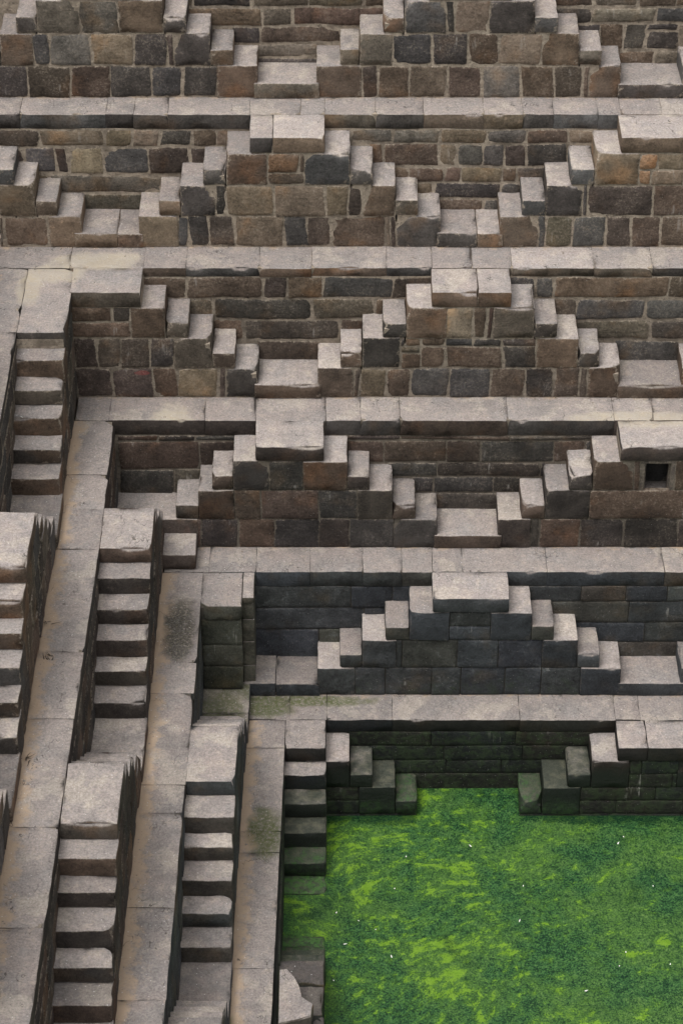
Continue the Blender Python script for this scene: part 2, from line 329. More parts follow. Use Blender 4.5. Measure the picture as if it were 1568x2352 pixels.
def stone(fr, u0, u1, z0, z1, nface, root, tier, col=None, name='stone'):
    kind, smear = STY[tier]
    gap, rc, jit, bulge = {'rough': (.008, .016, .024, .010), 'mid': (.004, .011, .013, .008), 'tight': (.0035, .008, .004, .004)}[kind]
    u0 += gap*rnd.uniform(.15, 1.7); u1 -= gap*rnd.uniform(.15, 1.7); z0 += gap*rnd.uniform(.1, 1.3); z1 -= gap*rnd.uniform(.1, 1.3)
    hu, hz = (u1-u0)/2, (z1-z0)/2
    if hu < .015 or hz < .012: return None
    cu, cz = (u0+u1)/2, (z0+z1)/2; rc = min(rc*(rnd.uniform(1.2, 2.6) if rnd.random() < .35 else rnd.uniform(.25, .7)), hu*.6, hz*.6); bev = min(.007 if kind != 'tight' else .005, hu*.3, hz*.3)
    pts = []; per = 4*(hu+hz); n = max(14, min(40, int(per/.065))); sd_ = rnd.uniform(0, 99); sk = rnd.uniform(-1, 1)*jit*.6
    ku, kz = max(3, min(16, int(2*hu/.055))), max(3, min(9, int(2*hz/.05)))
    raw = [(-hu+2*hu*i/ku, -hz) for i in range(ku)]+[(hu, -hz+2*hz*i/kz) for i in range(kz)]+[(hu-2*hu*i/ku, hz) for i in range(ku)]+[(-hu, hz-2*hz*i/kz) for i in range(kz)]
    n = len(raw)
    for a, b in raw:
        qa, qb = min(max(a, -hu+rc), hu-rc), min(max(b, -hz+rc), hz-rc); da, db = a-qa, b-qb; l = math.hypot(da, db)
        if da and db: a, b = qa+da/l*rc, qb+db/l*rc
        w_ = (mn.noise(Vector((a*3.2+sd_, b*3.2, 0)))*.9+.6*mn.noise(Vector((a*9+sd_, b*9, 3))))
        k = max(-.4, w_)*jit
        a -= math.copysign(min(k, hu*.3), a)*(abs(a)/hu)**2; b -= math.copysign(min(k, hz*.3), b)*(abs(b)/hz)**2
        a += sk*b/hz
        pts.append((a, b))
    face = nface + rnd.uniform(-.002, .008)*(1 if kind != 'tight' else .5)
    tl, tr = rnd.uniform(-.02, .02), rnd.uniform(-.02, .02)
    wa = {'rough': .016, 'mid': .010, 'tight': .002}[kind]; ck = [rnd.uniform(-1, 1)*jit*.55 for _ in range(8)]
    V, F, E_ = [], [], []
    def ring(ins, dep, e):
        fu, fz = max(.02, (hu-ins)/hu), max(.02, (hz-ins)/hz)
        for a, b in pts:
            x, y = a*fu, b*fz; nn = dep
            if dep > -.03: nn += (mn.noise(Vector((x*7+sd_, y*7, 9)))*.7+.5*mn.noise(Vector((x*19+sd_, y*19, 4))))*bulge + tl*x + tr*y
            s_, t_ = (x/hu+1)/2, (y/hz+1)/2
            x += (ck[0]*(1-s_)*(1-t_)+ck[1]*s_*(1-t_)+ck[2]*s_*t_+ck[3]*(1-s_)*t_)*.8; y += (ck[4]*(1-s_)*(1-t_)+ck[5]*s_*(1-t_)+ck[6]*s_*t_+ck[7]*(1-s_)*t_)*.6
            g_ = Vector(((cu+x)*1.9, (cz+y)*1.9, nface*3)); x += mn.noise(g_)*wa; y += mn.noise(g_+Vector((7, 3, 1)))*wa
            V.append(fr.m(cu+x, face+nn, cz+y)); E_.append(e)
    m_ = min(hu, hz)
    ring(0, -.07, 1); ring(0, -bev, 1); ring(bev, 0, .8); ring(min(.045, m_*.4), bulge*.5, .22); ring(m_*.72, bulge, 0)
    for r in range(4):
        for i in range(n):
            q = (r*n+i, r*n+(i+1) % n, (r+1)*n+(i+1) % n, (r+1)*n+i)
            F.append(q if fr.flip is True else q[::-1])
    cap = tuple(range(4*n, 5*n)); F.append(cap if fr.flip else cap[::-1])
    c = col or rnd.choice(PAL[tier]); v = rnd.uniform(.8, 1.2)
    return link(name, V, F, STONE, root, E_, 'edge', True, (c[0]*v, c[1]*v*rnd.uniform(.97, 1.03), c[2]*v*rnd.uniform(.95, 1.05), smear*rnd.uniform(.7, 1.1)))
def boxes(name, fr, lst, root, mat):                         # the solid bed behind the stones: boxes joined into one mesh
    V, F = [], []
    for (u0, u1, n0, n1, z0, z1) in lst:
        us = [u0] + [x for x in (1.0, 3.0, 5.0, 7.0) if u0 < x < u1] + [u1]
        for a, b in zip(us[:-1], us[1:]):
            o = len(V); V += [fr.m(u, n, z) for u in (a, b) for n in (n0, n1) for z in (z0, z1)]
            fs = [(0, 1, 3, 2), (4, 6, 7, 5), (0, 4, 5, 1), (2, 3, 7, 6), (0, 2, 6, 4), (1, 5, 7, 3)]
            if a != u0: fs.remove((0, 1, 3, 2))
            if b != u1: fs.remove((4, 6, 7, 5))
            for f in fs: F.append(tuple(o+i for i in (f if not fr.flip else f[::-1])))
    return link(name, V, F, mat, root, smooth=False)
def row(fr, a, b, z0, z1, joints, nface, root, tier, lo=.22, hi=.5, cols=None, name='stone'):
    """one course of stones from a to b, cut at the joints (or at random)"""
    if b-a < .05: return
    codes = None
    if isinstance(joints, tuple): joints, codes = joints; full = sorted(joints)
    if joints is None:
        js = []; x = a
        while True:
            x += rnd.uniform(lo, hi)
            if x > b-.15: break
            js.append(x)
    else: js = sorted(j for j in joints if a+.05 < j < b-.05)
    ed = [a]+js+[b]
    for i in range(len(ed)-1):
        x0, x1 = ed[i], ed[i+1]; kind = STY[tier][0]
        if codes: stone(fr, x0, x1, z0, z1, nface, root, tier, CODE[codes[min(len(codes)-1, sum(1 for q in full if q < (x0+x1)/2))]], name=name); continue
        if kind == 'rough' and x1-x0 > .25 and z1-z0 > .3 and rnd.random() < .16:
            zm = z0+(z1-z0)*rnd.uniform(.55, .75); stone(fr, x0, x1, z0, zm, nface, root, tier, name=name); stone(fr, x0, x1, zm, z1, nface, root, tier, name=name)
        else: stone(fr, x0, x1, z0, z1, nface, root, tier, cols[i % len(cols)] if cols else None, name=name)
def sidecol(tier):
    c = rnd.choice(PAL[tier]); v = rnd.uniform(.75, 1.1); return (c[0]*v, c[1]*v, c[2]*v)

BED = {1: .003, 2: .003, 3: .004, 4: .007, 5: .016, 6: .016}            # how far the mortar lies behind the stones' faces
def staircase(label, fr, segs, courses=None, plat_joints=(), tone=1.0, holes=None, group='double staircases built against the terraces', root=None, extra=None, plat=True, split=()):
    """a stepped mass of stairs: segs = (u0, u1, level) side by side; level 7 is the platform at the upper walkway"""
    t = fr.n; z0 = fr.z0; nF, nB = fr.nF, fr.nB; courses = courses or {}
    if root is None:
        mid = fr.m((segs[0][0]+segs[-1][1])/2, nF, z0); root = thing('double_staircase', label, 'staircase', mid, group)
    core = []
    for i_, (a, b, k) in enumerate(segs):
        if holes and holes[0] > a and holes[1] < b:
            h0, h1, hz0, hz1 = holes
            core += [(a, h0, nB-.3, nF-BED[t], z0-.1, z0+k*R-.09), (h1, b, nB-.3, nF-BED[t], z0-.1, z0+k*R-.09), (h0, h1, nB-.3, nF-BED[t], z0-.1, hz0), (h0, h1, nB-.3, nF-BED[t], hz1, z0+k*R-.09), (h0, h1, nB-.3, nF-.3, hz0, hz1)]
        else:                                                # the bed stays behind the steps' own faces where a step stands free
            km = min(k, segs[i_-1][2] if i_ else 1, segs[i_+1][2] if i_+1 < len(segs) else 1); zm = z0+km*R-.09
            if i_ == 0 and k == 7 or i_+1 == len(segs) and k == 7: zm = z0+k*R-.09
            core.append((a, b, nB-.3, nF-BED[t], z0-.1, zm))
            if z0+k*R-.09 > zm: core.append((a+.025, b-.025, nB-.3, nF-BED[t], zm, z0+k*R-.09))
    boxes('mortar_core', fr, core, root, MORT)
    pl = [i for i, s_ in enumerate(segs) if s_[2] == 7]
    ev = {2: [], 4: [], 6: []}
    for i, (a, b, k) in enumerate(segs):
        if k == 7 or k < 2: continue
        up = 1 if (pl and min(pl, key=lambda q: abs(q-i)) > i) or (not pl and i+1 < len(segs) and segs[i+1][2] > k) else -1
        tn = tone*rnd.uniform(.88, 1.12); c = (*sidecol(t), tn); x0, x1 = a+.003, b-.003
        dn = rnd.uniform(-.002, .008); dz = rnd.uniform(-.008, .008)
        if k % 2 == 0:
            ex = rnd.uniform(.12, .27)
            if up > 0: x1 += ex
            else: x0 -= ex
            ev[k].append((x0, x1)); zb = z0+(k-2)*R+.003
        else: zb = z0+(k-1)*R+.01
        block('step', fr, x0, x1, nB-.06, nF+.006+dn, zb, z0+k*R+dz, root, e=.013, step=.085, rough=.005, chip=.065 if t < 5 else .04, color=c, wear=.012, shape=broken(x0, x1, nF+.006+dn, z0+k*R+dz, .28 if not fr.flip else (.5 if t < 5 else .3), (.03, .07) if not fr.flip else (.045, .10)))
    for key, (k0, k1) in (('A', (0, 2)), ('B', (2, 4)), ('C', (4, 6))):
        ins = [s_ for s_ in segs if s_[2] >= k1]
        if not ins: continue
        a, b = ins[0][0], ins[-1][1]
        for (x0, x1) in ev[k1]:
            if abs(x0-a) < .02: a = x1
            elif abs(x1-b) < .02: b = x0
        rows = courses.get(key, None)
        if rows is None or not isinstance(rows, dict): rows = {(0, 1): rows}
        for (f0, f1), js in rows.items():
            za, zb = z0+(k0+(k1-k0)*f0)*R, z0+(k0+(k1-k0)*f1)*R
            if holes and holes[2] < zb-.12 and holes[3] > za+.12:
                row(fr, a, holes[0]-.05, za, zb, js, nF, root, t); row(fr, holes[1]+.05, b, za, zb, js, nF, root, t)
            else: row(fr, a, b, za, zb, js, nF, root, t)
    if plat:
        for i in pl:
            a, b, _ = segs[i]; js = [a]+[j for j in plat_joints if a+.1 < j < b-.1]+[b]
            for x0, x1 in zip(js[:-1], js[1:]):
                pn = nF+.014+rnd.uniform(-.008, .01)
                block('platform', fr, x0+.003, x1-.003, nB+.004, pn, z0+6*R+.012, z0+7*R+rnd.uniform(-.002, .006), root, mat=WALK, e=.009, step=.1, rough=.004, chip=.05, color=(*sidecol(t), tone*rnd.uniform(1.0, 1.15)), sand=lambda n: 0.0, shape=broken(x0, x1, pn, z0+7*R, .5, (.025, .065)))
    return root
def height(segs, u):
    for (a, b, k) in segs:
        if a <= u < b: return k
    return 0
def recess(root, fr, u0, u1, hs_, rows, face=None):
    """courses of the recessed wall, only where the stairs in front do not stand"""
    z0 = fr.z0
    for (ft, fb, js) in rows:                                # measured in risers below the upper walkway
        zt, zb = z0+(7-ft)*R, z0+(7-fb)*R; kt = 7-ft
        us = [u0+(u1-u0)*i/200 for i in range(201)]; ok = [u for u in us if height(hs_, u) < kt-.3]
        if not ok: continue
        row(fr, max(u0, min(ok)-.05), min(u1, max(ok)+.05), zb, zt, js, fr.nB, root, fr.n, .35, .9)
def landing(root, fr, u0, u1, k=1, ov=.045, tone=1.0, joints=(), mat=None):
    ed = [u0-ov]+[j for j in joints if u0+.1 < j < u1-.1]+[u1+ov]
    for a, b in zip(ed[:-1], ed[1:]):
        block('landing', fr, a+.002, b-.002, fr.nB-.06, fr.nF+.026+rnd.uniform(-.006, .006), fr.z0+.002, fr.z0+k*R+rnd.uniform(-.01, .004)-(.015 if k == 1 else 0), root, mat=mat, e=.012, step=.1, rough=.004, chip=.06, color=(*sidecol(fr.n), tone), wear=.008)

# ------------------------------------------------------------------ walkways (the terraces' paths)
def walkway(n, xj, yj, thick, tone=1.0, xr=XR, pale=()):
    root = thing('walkway', None, None, (XF[n], YF[n], L(n)), kind='structure')
    fr = Back(n if n in YB else 1); z = L(n)
    a0 = XF[n]+.02; ed = [a0]+sorted(j for j in xj if a0+.1 < j < xr-.1)+[xr]
    y0, y1 = -(YF[n]+.06), -YB[n+1]
    for a, b in zip(ed[:-1], ed[1:]):
        tq = 1.28 if any(p0 < (a+b)/2 < p1 for p0, p1 in pale) else rnd.uniform(.96, 1.04)     # a few newer, paler slabs
        block('paving_slab', fr, a+.0005, b-.0005, y0, y1+rnd.uniform(-.006, .008), z-thick, z+rnd.uniform(-.003, .003), root, mat=WALK, e=.005, step=.09, rough=.004, chip=.024,
              color=(*sidecol(min(6, n+1)), tone*tq), sand=lambda q, y0=y0: max(0, .60-(q-y0-.06)*2.6), shape=broken(a, b, y1, z, .45, (.02, .06)))
    fl = Left(n if n in XB else 2); fl.n = n
    x0, x1 = XF[n]-.06, XB[n+1]; ed = [-YB[n+1]+.004]+sorted(-j for j in yj if YN < j < YB[n+1]-.1)+[-YN]
    for a, b in zip(ed[:-1], ed[1:]):
        block('paving_slab', fl, a+.0005, b-.0005, x0, x1+rnd.uniform(-.006, .006), z-thick, z+rnd.uniform(-.003, .003), root, mat=WALK, e=.005, step=.10, rough=.004, chip=.024,
              color=(*sidecol(min(6, n+1)), tone*rnd.uniform(.96, 1.06)), sand=lambda q, x0=x0: max(0, 1.02-(q-x0-.06)*2.7), shape=broken(a, b, x1, z, .5, (.02, .06)))
    boxes('mortar_bed', fr, [(a0, xr, y0, y1-.03, z-thick+.01, z-.013)], root, MORT); boxes('mortar_bed', fl, [(-YB[n+1]+.01, -YN, x0, x1-.03, z-thick+.01, z-.013)], root, MORT)
    return root
def XS(n, lst): return [px(x, YB[n+1], L(n)) for x in lst]
walkway(0, XS(0, [200, 420, 640, 900, 1150, 1400, 1600]), [3, 1, -1, -3, -5, -7], .19)
walkway(1, XS(1, [45, 242, 306, 385, 573, 690, 745, 862, 972, 1111, 1201, 1271, 1373, 1425, 1520, 1640, 1790]), [2.4, .6, -1.2, -3.1, -5, -7], .9*R)
walkway(2, XS(2, [-5, 160, 330, 427, 595, 715, 888, 992, 1085, 1175, 1364, 1498, 1630, 1800]), [1.2, -.9, -2.7, -4.6, -6.5, -8], .55*R, 1.0, pale=[tuple(XS(2, [1180, 1360]))])
walkway(3, XS(3, [150, 250, 470, 587, 748, 828, 918, 1166, 1410, 1500, 1640, 1800]), [.45, -.25, -1.02, -2.85, -3.95, -5.6, -7.0, -8.3], 1.0*R)
walkway(4, XS(4, [480, 588, 712, 833, 923, 993, 1062, 1256, 1526, 1640, 1800]), [-.05, -1.2, -1.75, -3.3, -3.75, -5.2, -6.5, -8], 1.0*R, .97)
walkway(5, XS(5, [560, 665, 750, 901, 1193, 1413, 1470, 1600, 1750]), [-.97, -2.42, -2.78, -4.6, -6, -8], .85*R, .92)

# ------------------------------------------------------------------ the tiers
def bx(n, lst, k_first=None): 
    """columns in the picture -> (u0, u1, level) on the stairs' front face of the back side"""
    return [(px(a, YF[n], L(n)+k*R), px(b, YF[n], L(n)+k*R), k) for (a, b, k) in lst]
def fix(segs):                                               # close the hairline gaps between neighbours
    out = [list(s_) for s_ in segs]
    for a, b in zip(out[:-1], out[1:]): m_ = (a[1]+b[0])/2; a[1] = b[0] = m_
    return [tuple(s_) for s_ in out]
def JX(n, lst, z=.6): return [px(x, YF[n], L(n)+z) for x in lst]
def JB(n, lst, z=.8): return [px(x, YB[n], L(n)+z) for x in lst]
THICK = {0: .19, 1: .9*R, 2: .55*R, 3: 1.0*R, 4: 1.0*R, 5: .85*R}    # paving thickness, seen as the walkways' nosing
def wall(n, label):
    root = thing('terrace_wall', label, 'wall', (XB[n], YB[n], L(n)), 'terrace walls one below another')
    fb, fl = Back(n), Left(n)
    boxes('mortar_bed', fb, [(XB[n]-.6, XR, fb.nB-.9, fb.nB-BED[n], L(n)-.1 if n < 6 else -1.9, L(n)+1.5-THICK[n-1]+.004)], root, MORT)
    boxes('mortar_bed', fl, [(-YB[n]-.02, -YN, fl.nB-.9, fl.nB-BED[n], L(n)-.1 if n < 6 else -1.9, L(n)+1.5-THICK[n-1]+.004)], root, MORT)
    return root, fb, fl
def ysegs(lst):                                              # (Y from, Y to, level) running towards the camera
    return [(-a, -b, k) for (a, b, k) in lst]
def run(y0, y1, ks): 
    d = (y1-y0)/len(ks); return [(y0+d*i, y0+d*(i+1), k) for i, k in enumerate(ks)]

# ---- tier 1 (top of the picture)
W1, f1, l1 = wall(1, 'brown rubble wall with lime joints, topmost recessed wall in the picture')
s1a = fix(bx(1, [(-104, -52, 2), (-52, 0, 3), (0, 37, 4), (37, 83, 5), (83, 135, 6), (135, 322, 7), (322, 374, 6), (374, 429, 5), (429, 483, 4), (483, 536, 3), (536, 591, 2)]))
s1b = fix(bx(1, [(726, 780, 2), (780, 826, 3), (826, 879, 4), (879, 929, 5), (929, 982, 6), (982, 1176, 7), (1176, 1228, 6), (1228, 1281, 5), (1281, 1330, 4), (1330, 1381, 3), (1381, 1427, 2)]))
s1c = fix(bx(1, [(1566, 1618, 2), (1618, 1670, 3), (1670, 1722, 4), (1722, 1775, 5), (1775, 1828, 6), (1828, 2000, 7)]))
staircase('stone staircase cut by the top left corner of the picture', f1, s1a, {'A': (JX(1, [60, 160, 250, 345, 417, 490]), 'kdbkukd'), 'B': (JX(1, [52, 117, 210, 306, 385]), 'kugtkd'), 'C': (JX(1, [100, 182, 270, 350]), 'drgud')})
staircase('stone staircase in the middle of the top edge, its platform out of view', f1, s1b, {'A': (JX(1, [801, 869, 940, 1031, 1109, 1196, 1276, 1341]), 'kdbtbgbdb'), 'B': (JX(1, [905, 993, 1074, 1146, 1246, 1310]), 'kukbtlu'), 'C': (JX(1, [946, 1043, 1164, 1226]), 'uktkk')})
staircase('stone staircase at the top right corner, beyond the pale landing', f1, s1c)
landing(W1, f1, px(591, YF[1], 6.2), px(726, YF[1], 6.2)); landing(W1, f1, px(1427, YF[1], 6.2), px(1566, YF[1], 6.2), tone=.95)
h1 = s1a+s1b+s1c
recess(W1, f1, px(300, YB[1], 6.8), px(1010, YB[1], 6.8), h1, [(.1, 1.4, None), (1.45, 2.6, None), (2.65, 3.75, JB(1, [602, 672])), (3.8, 4.85, JB(1, [597])), (4.9, 5.75, JB(1, [587])), (5.8, 6.4, [])])
recess(W1, f1, px(1150, YB[1], 6.8), px(1850, YB[1], 6.8), h1, [(.1, 1.4, None), (1.45, 2.6, None), (2.65, 3.6, None), (3.65, 5.3, JB(1, [1380, 1433, 1485, 1560])), (5.35, 6.4, JB(1, [1508]))])

# ---- tier 2
W2, f2, l2 = wall(2, 'brown rubble wall with many small stones, second recessed wall from the top')
s2a = fix(bx(2, [(-14, 33, 5), (33, 80, 4), (80, 133, 3), (133, 187, 2)])); 
s2b = fix(bx(2, [(318, 365, 2), (365, 414, 3), (414, 466, 4), (466, 519, 5), (519, 573, 6), (573, 746, 7), (746, 804, 6), (804, 857, 5), (857, 908, 4), (908, 960, 3), (960, 1012, 2)]))
s2c = fix(bx(2, [(1147, 1198, 2), (1198, 1254, 3), (1254, 1310, 4), (1310, 1366, 5), (1366, 1425, 6), (1425, 1600, 7), (1600, 1652, 6), (1652, 1704, 5), (1704, 1756, 4), (1756, 1808, 3), (1808, 1860, 2)]))
staircase('lower steps of a stone staircase cut by the left edge, second tier', f2, s2a, {'A': JX(2, [4, 100]), 'B': JX(2, [50])})
staircase('stone staircase with pale platform left of centre in the second tier', f2, s2b, {'A': (JX(2, [382, 432, 480, 540, 652, 707, 760, 884, 896, 948]), 'uukdtudbpdu'), 'B': (JX(2, [520, 632, 747, 798]), 'ktttd'), 'C': {(0, .38): JX(2, [545, 592, 750]), (.38, 1): JX(2, [582, 685, 730])}}, plat_joints=JX(2, [626], 1.5), tone=1.1)
staircase('stone staircase with wide platform at the right edge of the second tier', f2, s2c, {'A': (JX(2, [1198, 1253, 1318, 1393, 1453, 1521, 1600, 1690]), 'guludbbudd'), 'B': (JX(2, [1348, 1498, 1620]), 'udbd'), 'C': {(0, .48): (JX(2, [1386, 1491, 1560]), 'uotl'), (.48, 1): (JX(2, [1431, 1501, 1560]), 'uotb')}}, tone=1.1)
landing(W2, f2, px(180, YF[2], 4.7), px(320, YF[2], 4.7), joints=[px(270, YF[2], 4.7)]); landing(W2, f2, px(1012, YF[2], 4.7), px(1147, YF[2], 4.7), joints=[px(1095, YF[2], 4.7)], tone=1.08)
h2 = s2a+s2b+s2c
recess(W2, f2, XB[2]+.1, px(640, YB[2], 5.5), h2, [(.92, 2.02, (JB(2, [95, 245, 306, 370, 445, 500]), 'dttpkbt')), (2.06, 3.78, (JB(2, [60, 130, 158, 240, 340, 440]), 'dudpudd')), (3.85, 5.05, JB(2, [110, 400])), (5.12, 6.3, JB(2, [330]))])
recess(W2, f2, px(690, YB[2], 5.5), px(1480, YB[2], 5.5), h2, [(.92, 1.85, (JB(2, [806, 902, 1008, 1116, 1206, 1301]), 'kggtgbt')), (1.88, 3.3, (JB(2, [880, 1008, 1048, 1108, 1156, 1208, 1300]), 'bbtggdkd')), (3.34, 4.3, JB(2, [938, 1020, 1058, 1153, 1188])), (4.34, 5.35, JB(2, [998, 1150])), (5.4, 6.3, JB(2, [1110]))])

recess(W2, l2, -3.7, 9.5, [], [(.9, 2.3, None), (2.3, 3.8, None), (3.8, 5.3, None), (5.3, 6.9, None)])

# ---- tier 3
W3, f3, l3 = wall(3, 'dark brown coursed wall below the walkway with the yellow plaster corner')
s3a = fix([(XF[3], px(324, YF[3], 4.5), 7)]+bx(3, [(324, 379, 6), (379, 434, 5), (434, 487, 4), (487, 541, 3), (541, 593, 2)]))
s3b = fix(bx(3, [(729, 781, 2), (781, 832, 3), (832, 878, 4), (878, 933, 5), (933, 991, 6), (991, 1174, 7), (1174, 1227, 6), (1227, 1279, 5), (1279, 1328, 4), (1328, 1377, 3), (1377, 1425, 2)]))
s3c = fix(bx(3, [(1566, 1618, 2), (1618, 1670, 3), (1670, 1722, 4), (1722, 1775, 5), (1775, 1828, 6), (1828, 2000, 7)]))
rt = staircase('corner staircase with flights going right and towards the viewer, third tier on the left', f3, s3a, {'A': (JX(3, [257, 350, 407, 500]), 'ddrtd'), 'B': (JX(3, [225, 280, 345, 415, 472]), 'dddkuu'), 'C': {(0, .5): JX(3, [305, 368]), (.5, 1): JX(3, [263])}}, plat_joints=JX(3, [178], 1.5), tone=1.0)
t3 = ysegs([(2.632, 1.184, 7), (1.184, .925, 6), (.925, .618, 5), (.618, .352, 4), (.352, .046, 3), (.046, -.235, 2)])
staircase(None, l3, t3, root=rt)
t3b = ysegs(run(-.96, -2.354, [2, 3, 4, 5, 6])+[(-2.354, -3.323, 7), (-3.323, -3.611, 6), (-3.611, -3.878, 5), (-3.878, -4.158, 4), (-4.158, -4.452, 3), (-4.452, -4.741, 2)])
staircase('staircase with the palest chipped platform on the left edge of the picture', l3, t3b, tone=1.22)
t3c = ysegs(run(-5.5, -6.92, [2, 3, 4, 5, 6])+[(-6.92, -7.9, 7), (-7.9, -8.2, 6)])
staircase('jagged back of a staircase at the left edge low in the picture', l3, t3c)
staircase('stone staircase with two slab platform right of centre in the third tier', f3, s3b, {'A': (JX(3, [826, 886, 942, 1033, 1128, 1208, 1273, 1333]), 'dtbuubkdd'), 'B': {(0, .72): JX(3, [897, 966, 1022, 1153, 1236]), (.72, 1): JX(3, [930, 966, 1022, 1085, 1153, 1236])}, 'C': (JX(3, [1003, 1083, 1113]), 'upbr')}, plat_joints=JX(3, [1098], 1.5), tone=1.08)
staircase('stone staircase beyond the landing at the right edge, third tier', f3, s3c)
landing(W3, f3, px(593, YF[3], 3.2), px(729, YF[3], 3.2)); landing(W3, f3, px(1425, YF[3], 3.2), px(1566, YF[3], 3.2), tone=.97)
landing(W3, l3, .235, .96, tone=.93); landing(W3, l3, 4.741, 5.5, tone=.93)
h3 = s3a+s3b+s3c
recess(W3, f3, px(318, YB[3], 4), px(1080, YB[3], 4), h3, [(.58, 1.98, (JB(3, [432, 605, 662, 740, 900]), 'bbdbud')), (2.02, 3.35, JB(3, [492, 717, 860])), (3.4, 4.8, JB(3, [560, 780])), (4.85, 6.3, [])])
recess(W3, f3, px(1120, YB[3], 4), px(1900, YB[3], 4), h3, [(.58, 1.98, JB(3, [1225, 1266, 1531, 1640])), (2.02, 3.4, (JB(3, [1323, 1478, 1600]), 'duud')), (3.45, 4.75, JB(3, [1493])), (4.8, 6.3, [])])
recess(W3, l3, -2.0, 8.5, t3+t3b+t3c, [(.55, 2, None), (2, 3.5, None), (3.5, 5, None), (5, 6.3, None)])

# ---- tier 4
W4, f4, l4 = wall(4, 'dark brown wall of long blocks below the third walkway, fourth from the top')
s4a = fix(bx(4, [(403, 456, 3), (456, 487, 4), (487, 535, 5), (535, 586, 6), (586, 744, 7), (744, 798, 6), (798, 849, 5), (849, 901, 4), (901, 954, 3), (954, 1005, 2)]))
s4b = fix(bx(4, [(1143, 1196, 2), (1196, 1252, 3), (1252, 1306, 4), (1306, 1363, 5), (1363, 1424, 6), (1424, 1600, 7), (1600, 1652, 6), (1652, 1704, 5), (1704, 1756, 4), (1756, 1808, 3), (1808, 1860, 2)]))
staircase('stone staircase left of centre in the fourth tier, ending left in a corner landing', f4, s4a, {'A': {(0, .5): JX(4, [460, 545, 630, 732, 803, 906]), (.5, 1): JX(4, [460, 545, 630, 732, 803, 906])} if False else JX(4, [460, 545, 630, 732, 803, 906]), 'B': JX(4, [460, 527, 600, 730, 816, 891]), 'C': JX(4, [692, 735])}, tone=1.04)
n0, n1, nz0, nz1 = 3.63, 3.94, 2.285, 2.745
rt = staircase('stone staircase with a small square niche at the right edge, fourth tier', f4, s4b, {'A': JX(4, [1241, 1332, 1436, 1560, 1680]), 'B': JX(4, [1346, 1600]), 'C': JX(4, [1430, 1465, 1600])}, tone=1.06, holes=(n0, n1, nz0, nz1))
nfs = []
for (a, b, c, d, q) in ((n0-.055, n0+.0, nz0-.02, nz1+.05, .0), (n1, n1+.055, nz0-.02, nz1+.05, .0), (n0-.055, n1+.055, nz1, nz1+.05, .004), (n0-.02, n0+.02, nz0, nz1, -.05), (n1-.02, n1+.02, nz0, nz1, -.05), (n0+.02, n1-.02, nz1-.02, nz1+.01, -.05)):
    nfs.append(block('niche_frame', f4, a, b, f4.nF-.16, f4.nF-.006+q, c, d, rt, e=.006, step=.15, rough=.002, chip=.02, color=(.09, .075, .064, 1)))
nfs.append(block('niche_sill', f4, n0-.03, n1+.03, f4.nF-.34, f4.nF-.004, nz0-.05, nz0+.006, rt, e=.006, step=.1, rough=.003, chip=.02, color=(.1, .08, .07, .8)))
nch = block('niche', f4, n0-.02, n1+.02, f4.nF-.36, f4.nF-.285, nz0, nz1+.02, rt, e=.005, step=.1, rough=.003, color=(.035, .033, .032, 1)); nch['label'] = 'small dark square niche with stepped frame'
for o in nfs: o.parent = nch; o.location = o.location-nch.location
landing(W4, f4, px(1005, YF[4], 1.7), px(1143, YF[4], 1.7), tone=1.08)
block('landing', f4, XB[4]-.02, px(403, YF[4], 1.93)+.27, f4.nB-.06, f4.nF+.01, 1.503, 1.5+2*R, W4, color=(.105, .082, .07, 1.0), chip=.03)
t4a = ysegs(run(.93, -.21, [3, 4, 5, 6])+[(-.21, -.993, 7), (-.993, -1.271, 6), (-1.271, -1.578, 5), (-1.578, -1.856, 4), (-1.856, -2.131, 3), (-2.131, -2.414, 2)])
t4b = ysegs(run(-3.23, -4.648, [2, 3, 4, 5, 6])+[(-4.648, -5.56, 7), (-5.56, -5.832, 6), (-5.832, -6.086, 5), (-6.086, -6.406, 4), (-6.406, -6.694, 3), (-6.694, -6.991, 2)])
t4c = ysegs(run(-7.8, -9.2, [2, 3, 4, 5, 6]))
staircase('staircase going down towards the viewer beside the block step, left side', l4, t4a, tone=1.03)
staircase('lowest staircase going down towards the viewer at bottom left, jagged back above it', l4, t4b, tone=.95)
landing(W4, l4, 2.414, 3.23, tone=.95); landing(W4, l4, 6.991, 7.8, tone=.95)
h4 = s4a+s4b
recess(W4, f4, XB[4]+.02, px(690, YB[4], 2.6), h4+[(XB[4]-1, px(403, YF[4], 1.93), 2)], [(1.05, 1.4, JB(4, [367, 450])), (1.45, 3.35, JB(4, [460])), (3.4, 5.2, JB(4, [397]))])
recess(W4, f4, px(640, YB[4], 2.6), px(1480, YB[4], 2.6), h4, [(1.05, 1.35, JB(4, [918, 1166])), (1.4, 2.85, JB(4, [881, 1023, 1101, 1268, 1340])), (2.9, 3.85, JB(4, [890, 1003, 1240])), (3.9, 4.95, JB(4, [996, 1133])), (5.0, 6.3, [])])
recess(W4, l4, -1.5, 9.5, t4a+t4b+t4c, [(1.02, 2.2, None), (2.2, 3.6, None), (3.6, 5, None), (5, 6.3, None)])
t = thing('step_block', 'single hewn block step standing on the walkway against the corner landing', 'step', (-1.97, .8, 1.5))
def cham(p):                                                 # its far right corner is cut off
    u, n, z = p
    if u > -1.86 and n < -.88: u = min(u, -1.86+(n+1.05)*.5+.02) if n > -1.05 else -1.86
    return [u, n, z]
block('block', f4, -2.155, -1.755, -1.02, -.572, 1.506, 1.5+R+.015, t, e=.014, step=.07, rough=.004, chip=.04, color=(.10, .078, .066, 1.03))

